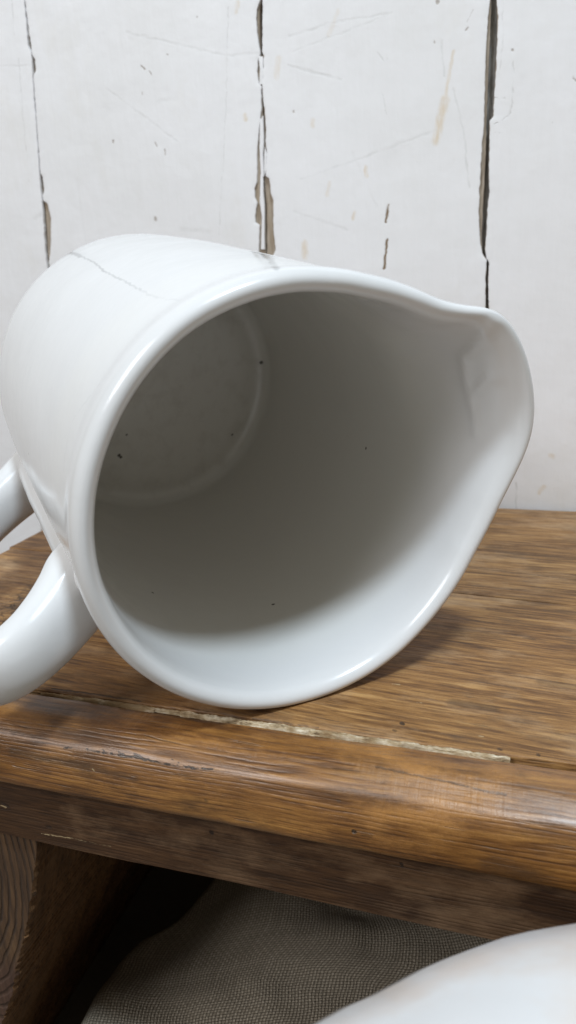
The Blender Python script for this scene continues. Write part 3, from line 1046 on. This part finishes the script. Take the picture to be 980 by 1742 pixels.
for k in range(1, 9):
    a = math.pi / 2 * k / 8
    prof.append((JF - 0.0055 + 0.0055 * math.sin(a), base_r_in(JL) - 0.0055 * (1 - math.cos(a)) - 0.0, 'i'))
for k, rr in enumerate((0.0495, 0.047, 0.043, 0.036, 0.026, 0.014, 0.0)):
    prof.append((JF - [0, .0006, .0008, .0008, .0006, .0003, 0.0002][k], rr, 'i'))

def unroll(px, py, rc):
    q = jug_inner_hit(px, py, rc) - JC
    return math.atan2(q @ E2, q @ E1), q @ JA


creases = [[unroll(*a) for a in seg] for seg in ([(842, 528, .068), (815, 575, .064)], [(815, 575, .064), (782, 608, .060)], [(782, 608, .060), (786, 650, .059)],
           [(786, 650, .059), (797, 690, .059)], [(797, 690, .059), (806, 735, .059)], [(846, 625, .066), (800, 668, .060)])]


def crease(th, s):
    best = 0.0
    for (a, b) in creases:
        ax_, ay_ = a[0] * .06, a[1]
        bx_, by_ = b[0] * .06, b[1]
        x, y = th * .06, s
        dx, dy = bx_ - ax_, by_ - ay_
        t = max(0.0, min(1.0, ((x - ax_) * dx + (y - ay_) * dy) / (dx * dx + dy * dy)))
        d = math.hypot(x - ax_ - dx * t, y - ay_ - dy * t)
        best = max(best, math.exp(-(d / 0.0012) ** 2))
    return best


verts = []
for (s, rad, side) in prof:
    for k in range(NTH):
        thd = -180 + 360 * k / NTH
        th = math.radians(thd)
        D = rimr[k] - 0.0588
        S = 0.050 if side == 'i' else 0.052
        if D > 0:
            S *= 0.45 + 0.55 * min(1.0, D / 0.012)
            w = max(0.0, 1 - max(0.0, s) / S) ** (2.3 if side == 'i' else 1.7)
        else:
            w = max(0.0, 1 - max(0.0, s) / 0.03)
        # fades out towards the base centre
        fr = min(1.0, rad / 0.04)
        r2 = rad + D * w * fr
        s2 = s - 0.0025 * max(0.0, D) / 0.0134 * w
        if side == 'i' and 20 < thd < 110 and -0.01 < s < 0.06:
            r2 -= 0.0006 * crease(th, s)
        wob = 0.00025 * fbm(math.cos(th) * 1.2, math.sin(th) * 1.2, s * 14, 5, 3) * fr
        verts.append(jug_pt(th, r2 + wob, s2))
faces = grid_faces(len(prof), NTH, True)
faces = [tuple(reversed(f)) for f in faces]


def g(px, py, rc=None):
    return skin_out(px, py) - JUG_LOC


crack = [(104, 430), (124, 431), (138, 437), (160, 446), (178, 462), (205, 474), (222, 484), (240, 494), (268, 506), (306, 509)]
mg = []
for i, (a, b) in enumerate(zip(crack[:-1], crack[1:])):
    k = [.55, .5, .42, .45, .34, .3, .26, .18, .12][i]
    mg.append((g(*a), g(*b), 0.00018 if i > 1 else 0.0005, 0.0004 if i > 1 else 0.0007, min(1.0, 1.05 * k)))
for a, b, k in (((428, 427), (446, 430), .6), ((446, 430), (462, 441), .5), ((440, 430), (458, 436), .55), ((458, 437), (472, 456), .35), ((452, 428), (466, 434), .4)):
    mg.append((g(*a, .0594), g(*b, .0594), 0.0004, 0.0009, min(1.0, 1.6 * k)))
for a, b in (((178, 640), (120, 720)), ((120, 720), (107, 800)), ((107, 800), (110, 850))):
    mg.append((g(*a), g(*b), 0.00008, 0.0003, .16))


def gi(px, py, rc=None):
    return (skin_in(px, py) if rc is None or rc < 0.0575 else jug_inner_hit(px, py, rc)) - JUG_LOC


def gf(px, py):
    d = ray(px, py)
    P0 = JC + JA * (JF - 0.0006)
    t = ((P0 - CAM) @ JA) / (d @ JA)
    return CAM + d * t - JUG_LOC


sp = []
for q, w in ((gi(464, 1028, .0537), .0003), (gi(622, 763), .0003), (gi(836, 682, .066), .00038), (gi(798, 849, .058), .0003), (gi(260, 1008, .054), .0003), 
             (gf(202, 775), .0005), (gf(205, 778), .0004), (gf(395, 740), .00035), (gf(444, 617), .0006), (gf(215, 740), .0002)):
    sp.append((q, q + np.array([0.0003, 0.0001, 0.0002]), w, 0.0003, 0.9))
M_GLAZE = mat_glaze('white_glaze', mg, sp, base_dirt_warm_shade=True)
M_GLAZE2 = mat_glaze('white_glaze_handle')

jug = root('ceramic_jug', JUG_LOC, 'white glazed ceramic jug with spout and loop handle lying on the wooden bench', 'jug')
body = link('jug_body', verts, faces, M_GLAZE, jug, True, JUG_LOC)

# handle: an oval strap swept along a path in the plane of the axis
HT = math.radians(243)
HD = E1 * math.cos(HT) + E2 * math.sin(HT)
HN = np.cross(HD, JA)
ctrl = [(.0555, .041, 1.36), (.0600, .0375, 1.32), (.0645, .0335, 1.19), (.0700, .0290, 1.10), (.0765, .0253, 1.04), (.0840, .0240, 1.02), (.0915, .0270, 1.03), (.0975, .0345, .95), (.1010, .0450, .95), (.1020, .060, .95), (.1010, .080, .96),
        (.0985, .098, .97), (.0945, .113, .98), (.0880, .1245, 1.0), (.0800, .1310, 1.05), (.0720, .1350, 1.10), (.0650, .1385, 1.2), (.0600, .1410, 1.3), (.0560, .1430, 1.35)]
cp = np.array(ctrl)
t0 = np.arange(len(cp))


def catmull(P, t):
    i = int(min(max(math.floor(t), 0), len(P) - 2))
    u = t - i
    p0, p1, p2, p3 = P[max(i - 1, 0)], P[i], P[i + 1], P[min(i + 2, len(P) - 1)]
    return 0.5 * ((2 * p1) + (-p0 + p2) * u + (2 * p0 - 5 * p1 + 4 * p2 - p3) * u * u + (-p0 + 3 * p1 - 3 * p2 + p3) * u ** 3)


NS, NR = 110, 40
hv = []
for i in range(NS):
    t = (len(cp) - 1) * i / (NS - 1)
    p, q = catmull(cp, t), catmull(cp, min(t + 0.02, len(cp) - 1))
    if i == NS - 1:
        q, p0 = p, catmull(cp, t - 0.02)
        tg = q[:2] - p0[:2]
    else:
        tg = q[:2] - p[:2]
    tg = tg / np.linalg.norm(tg)
    T = HD * tg[0] + JA * tg[1]
    U = np.cross(HN, T)
    ctr = JC + HD * p[0] + JA * p[1]
    for k in range(NR):
        a = 2 * math.pi * k / NR
        ca, sa = math.cos(a), math.sin(a)
        e = 0.86
        aw = 0.0094 * p[2] * math.copysign(abs(ca) ** e, ca)
        bw = 0.0067 * p[2] * math.copysign(abs(sa) ** e, sa)
        P = ctr + HN * aw + U * bw
        d = P - JC
        sa_ = d @ JA
        rv = d - JA * sa_
        rn = np.linalg.norm(rv)
        rmin = 0.5 * (base_r_out(sa_) + base_r_in(sa_))
        if rn < rmin:          # keep the root inside the thickness of the wall
            P = JC + JA * sa_ + rv / rn * rmin
        hv.append(P)
hf = grid_faces(NS, NR, True) + [tuple(reversed(range(NR))), tuple((NS - 1) * NR + j for j in range(NR))]
# low ridge of clay left on the wall between the two roots of the handle
off = len(hv)
NS2, NR2 = 90, 14
for i in range(NS2):
    s = 0.022 + (0.152 - 0.022) * i / (NS2 - 1)
    e = min(1.0, i / 8, (NS2 - 1 - i) / 8)
    wd = (0.0066 + 0.0003 * fbm(s * 40, 0, 0, 3, 2)) * (0.2 + 0.8 * e)
    hh = (0.0036 + 0.0002 * fbm(s * 50, 4, 0, 3, 2)) * e
    for k in range(NR2):
        t = k / (NR2 - 1) * 2 - 1
        r = base_r_out(s) - 0.0012 + (hh + 0.0012) * (1 - abs(t) ** 2.6)
        hv.append(jug_pt(HT + 0.075 + t * wd / 0.06, r, s))
hf += grid_faces(NS2, NR2, False, off)
handle = link('handle', hv, hf, M_GLAZE2, jug, True, JUG_LOC)
zmin_h = min(p[2] for p in hv)
zmin_b = min(p[2] for p in verts)
print('JUG lowest handle z %.4f body z %.4f' % (zmin_h, zmin_b))

# ------------------------------------------------------------------ cloth heaped below the bench
CLOTH_EDGE = [(0.0, -.156), (.14, -.157), (.185, -.163), (.200, -.163), (.211, -.161), (.216, -.157), (.224, -.150), (.239, -.144), (.26, -.136), (.34, -.12)]


def cloth_top(x, y):
    """height of the cloth"""
    le = interp(CLOTH_EDGE, y)
    d = x - le
    top = -0.150 + 0.006 * math.sin(y * 26 + x * 9) + 0.004 * math.sin(x * 40 + y * 21) + 0.003 * fbm(x * 20, y * 20, 0, 2, 3)
    top -= 0.010 * math.exp(-((x + 0.07 - (y - .23) * .6) / 0.018) ** 2 - ((y - 0.250) / 0.012) ** 2)
    if y < 0.16:
        top -= (0.16 - y) * 0.15
    rim = 0.016
    if d < 0:
        return -0.2185 if d < -0.001 else -0.2185
    if d < rim:
        u = 1 - d / rim
        return -0.2185 + (top + 0.2185) * math.sqrt(max(0.0, 1 - u * u))
    return top


vs, uvs = [], []
NXC, NYC = 200, 150
for j in range(NYC):
    y = 0.02 + (0.335 - 0.02) * j / (NYC - 1)
    le = interp(CLOTH_EDGE, y)
    ulen, px_, pz_ = 0.0, None, None
    for i in range(NXC):
        t = i / (NXC - 1)
        if i < 50:
            a = (math.pi / 2) * (i / 49)
            x = le + 0.016 * (1 - math.cos(a))
        else:
            x = le + 0.016 + (0.235 - le - 0.016) * ((i - 49) / (NXC - 50))
        z = cloth_top(x, y)
        if px_ is not None:
            ulen += math.hypot(x - px_, z - pz_)
        px_, pz_ = x, z
        vs.append((x, y, z))
        uvs.append((0.3 + ulen * 0.94 + y * 0.34, y * 0.94 - ulen * 0.34 + 0.3))
fs = [tuple(reversed(f)) for f in grid_faces(NYC, NXC)]
CLOTH_LOC = np.array([0.0, 0.18, -0.22])
cl_o = link('linen_cloth', [(x, y, z) for x, y, z in vs], [tuple(reversed(f)) for f in fs], M_CLOTH, None, True, CLOTH_LOC)
uvl = cl_o.data.uv_layers.new(name='UVMap')
for lp in cl_o.data.loops:
    uvl.data[lp.index].uv = uvs[lp.vertex_index]
cl_o['label'] = 'grey-brown coarse woven linen cloth heaped in the shade under the bench'
cl_o['category'] = 'cloth'

# ------------------------------------------------------------------ upturned white basin in the near corner
BC = np.array([0.068, -0.006, 0.0155])
BR = 0.130
BASIN_LOC = np.array([BC[0], BC[1], -0.22])
bp = []
for k in range(0, 8):
    bp.append((0.045 * k / 7 * 0.9, 0.0035))
bp += [(0.0415, 0.0062), (0.0432, 0.0070), (0.0450, 0.0064), (0.0462, 0.0030), (0.052, 0.0005), (0.062, -0.0004), (0.075, -0.0010), (0.09, -0.0022), (0.102, -0.0042), (0.112, -0.0072), (0.119, -0.0108), (0.126, -0.0150), (0.1305, -0.0210), (0.132, -0.030),
       (0.1325, -0.045), (0.133, -0.08), (0.1335, -0.13), (0.136, -0.19), (0.140, -0.219), (0.143, -0.2245), (0.1425, -0.2298), (0.1385, -0.2290), (0.134, -0.19), (0.129, -0.10), (0.126, -0.035), (0.10, -0.012), (0.0, -0.004)]
vs = []
NB = 160
for (r, z) in bp:
    for k in range(NB):
        a = 2 * math.pi * k / NB
        w = 1 + (0.008 * fbm(math.cos(a) * 4.5, math.sin(a) * 4.5, 0, 3, 3)) * min(1, r / 0.1)
        vs.append((BC[0] + r * w * math.cos(a), BC[1] + r * w * math.sin(a), BC[2] + z + 0.0012 * min(1, r / .1) * fbm(math.cos(a) * 2, math.sin(a) * 2, r * 8, 5, 3)))
fs = [tuple(reversed(f)) for f in grid_faces(len(bp), NB, True)]
M_BASIN = mat_glaze('white_glaze_basin', tint=(0.745, 0.74, 0.745), mottle=True)
bo = link('ceramic_basin', vs, [tuple(reversed(f)) for f in fs], M_BASIN, None, True, BASIN_LOC)
bo['label'] = 'smooth white ceramic vessel in the near corner in front of the bench'
bo['category'] = 'basin'
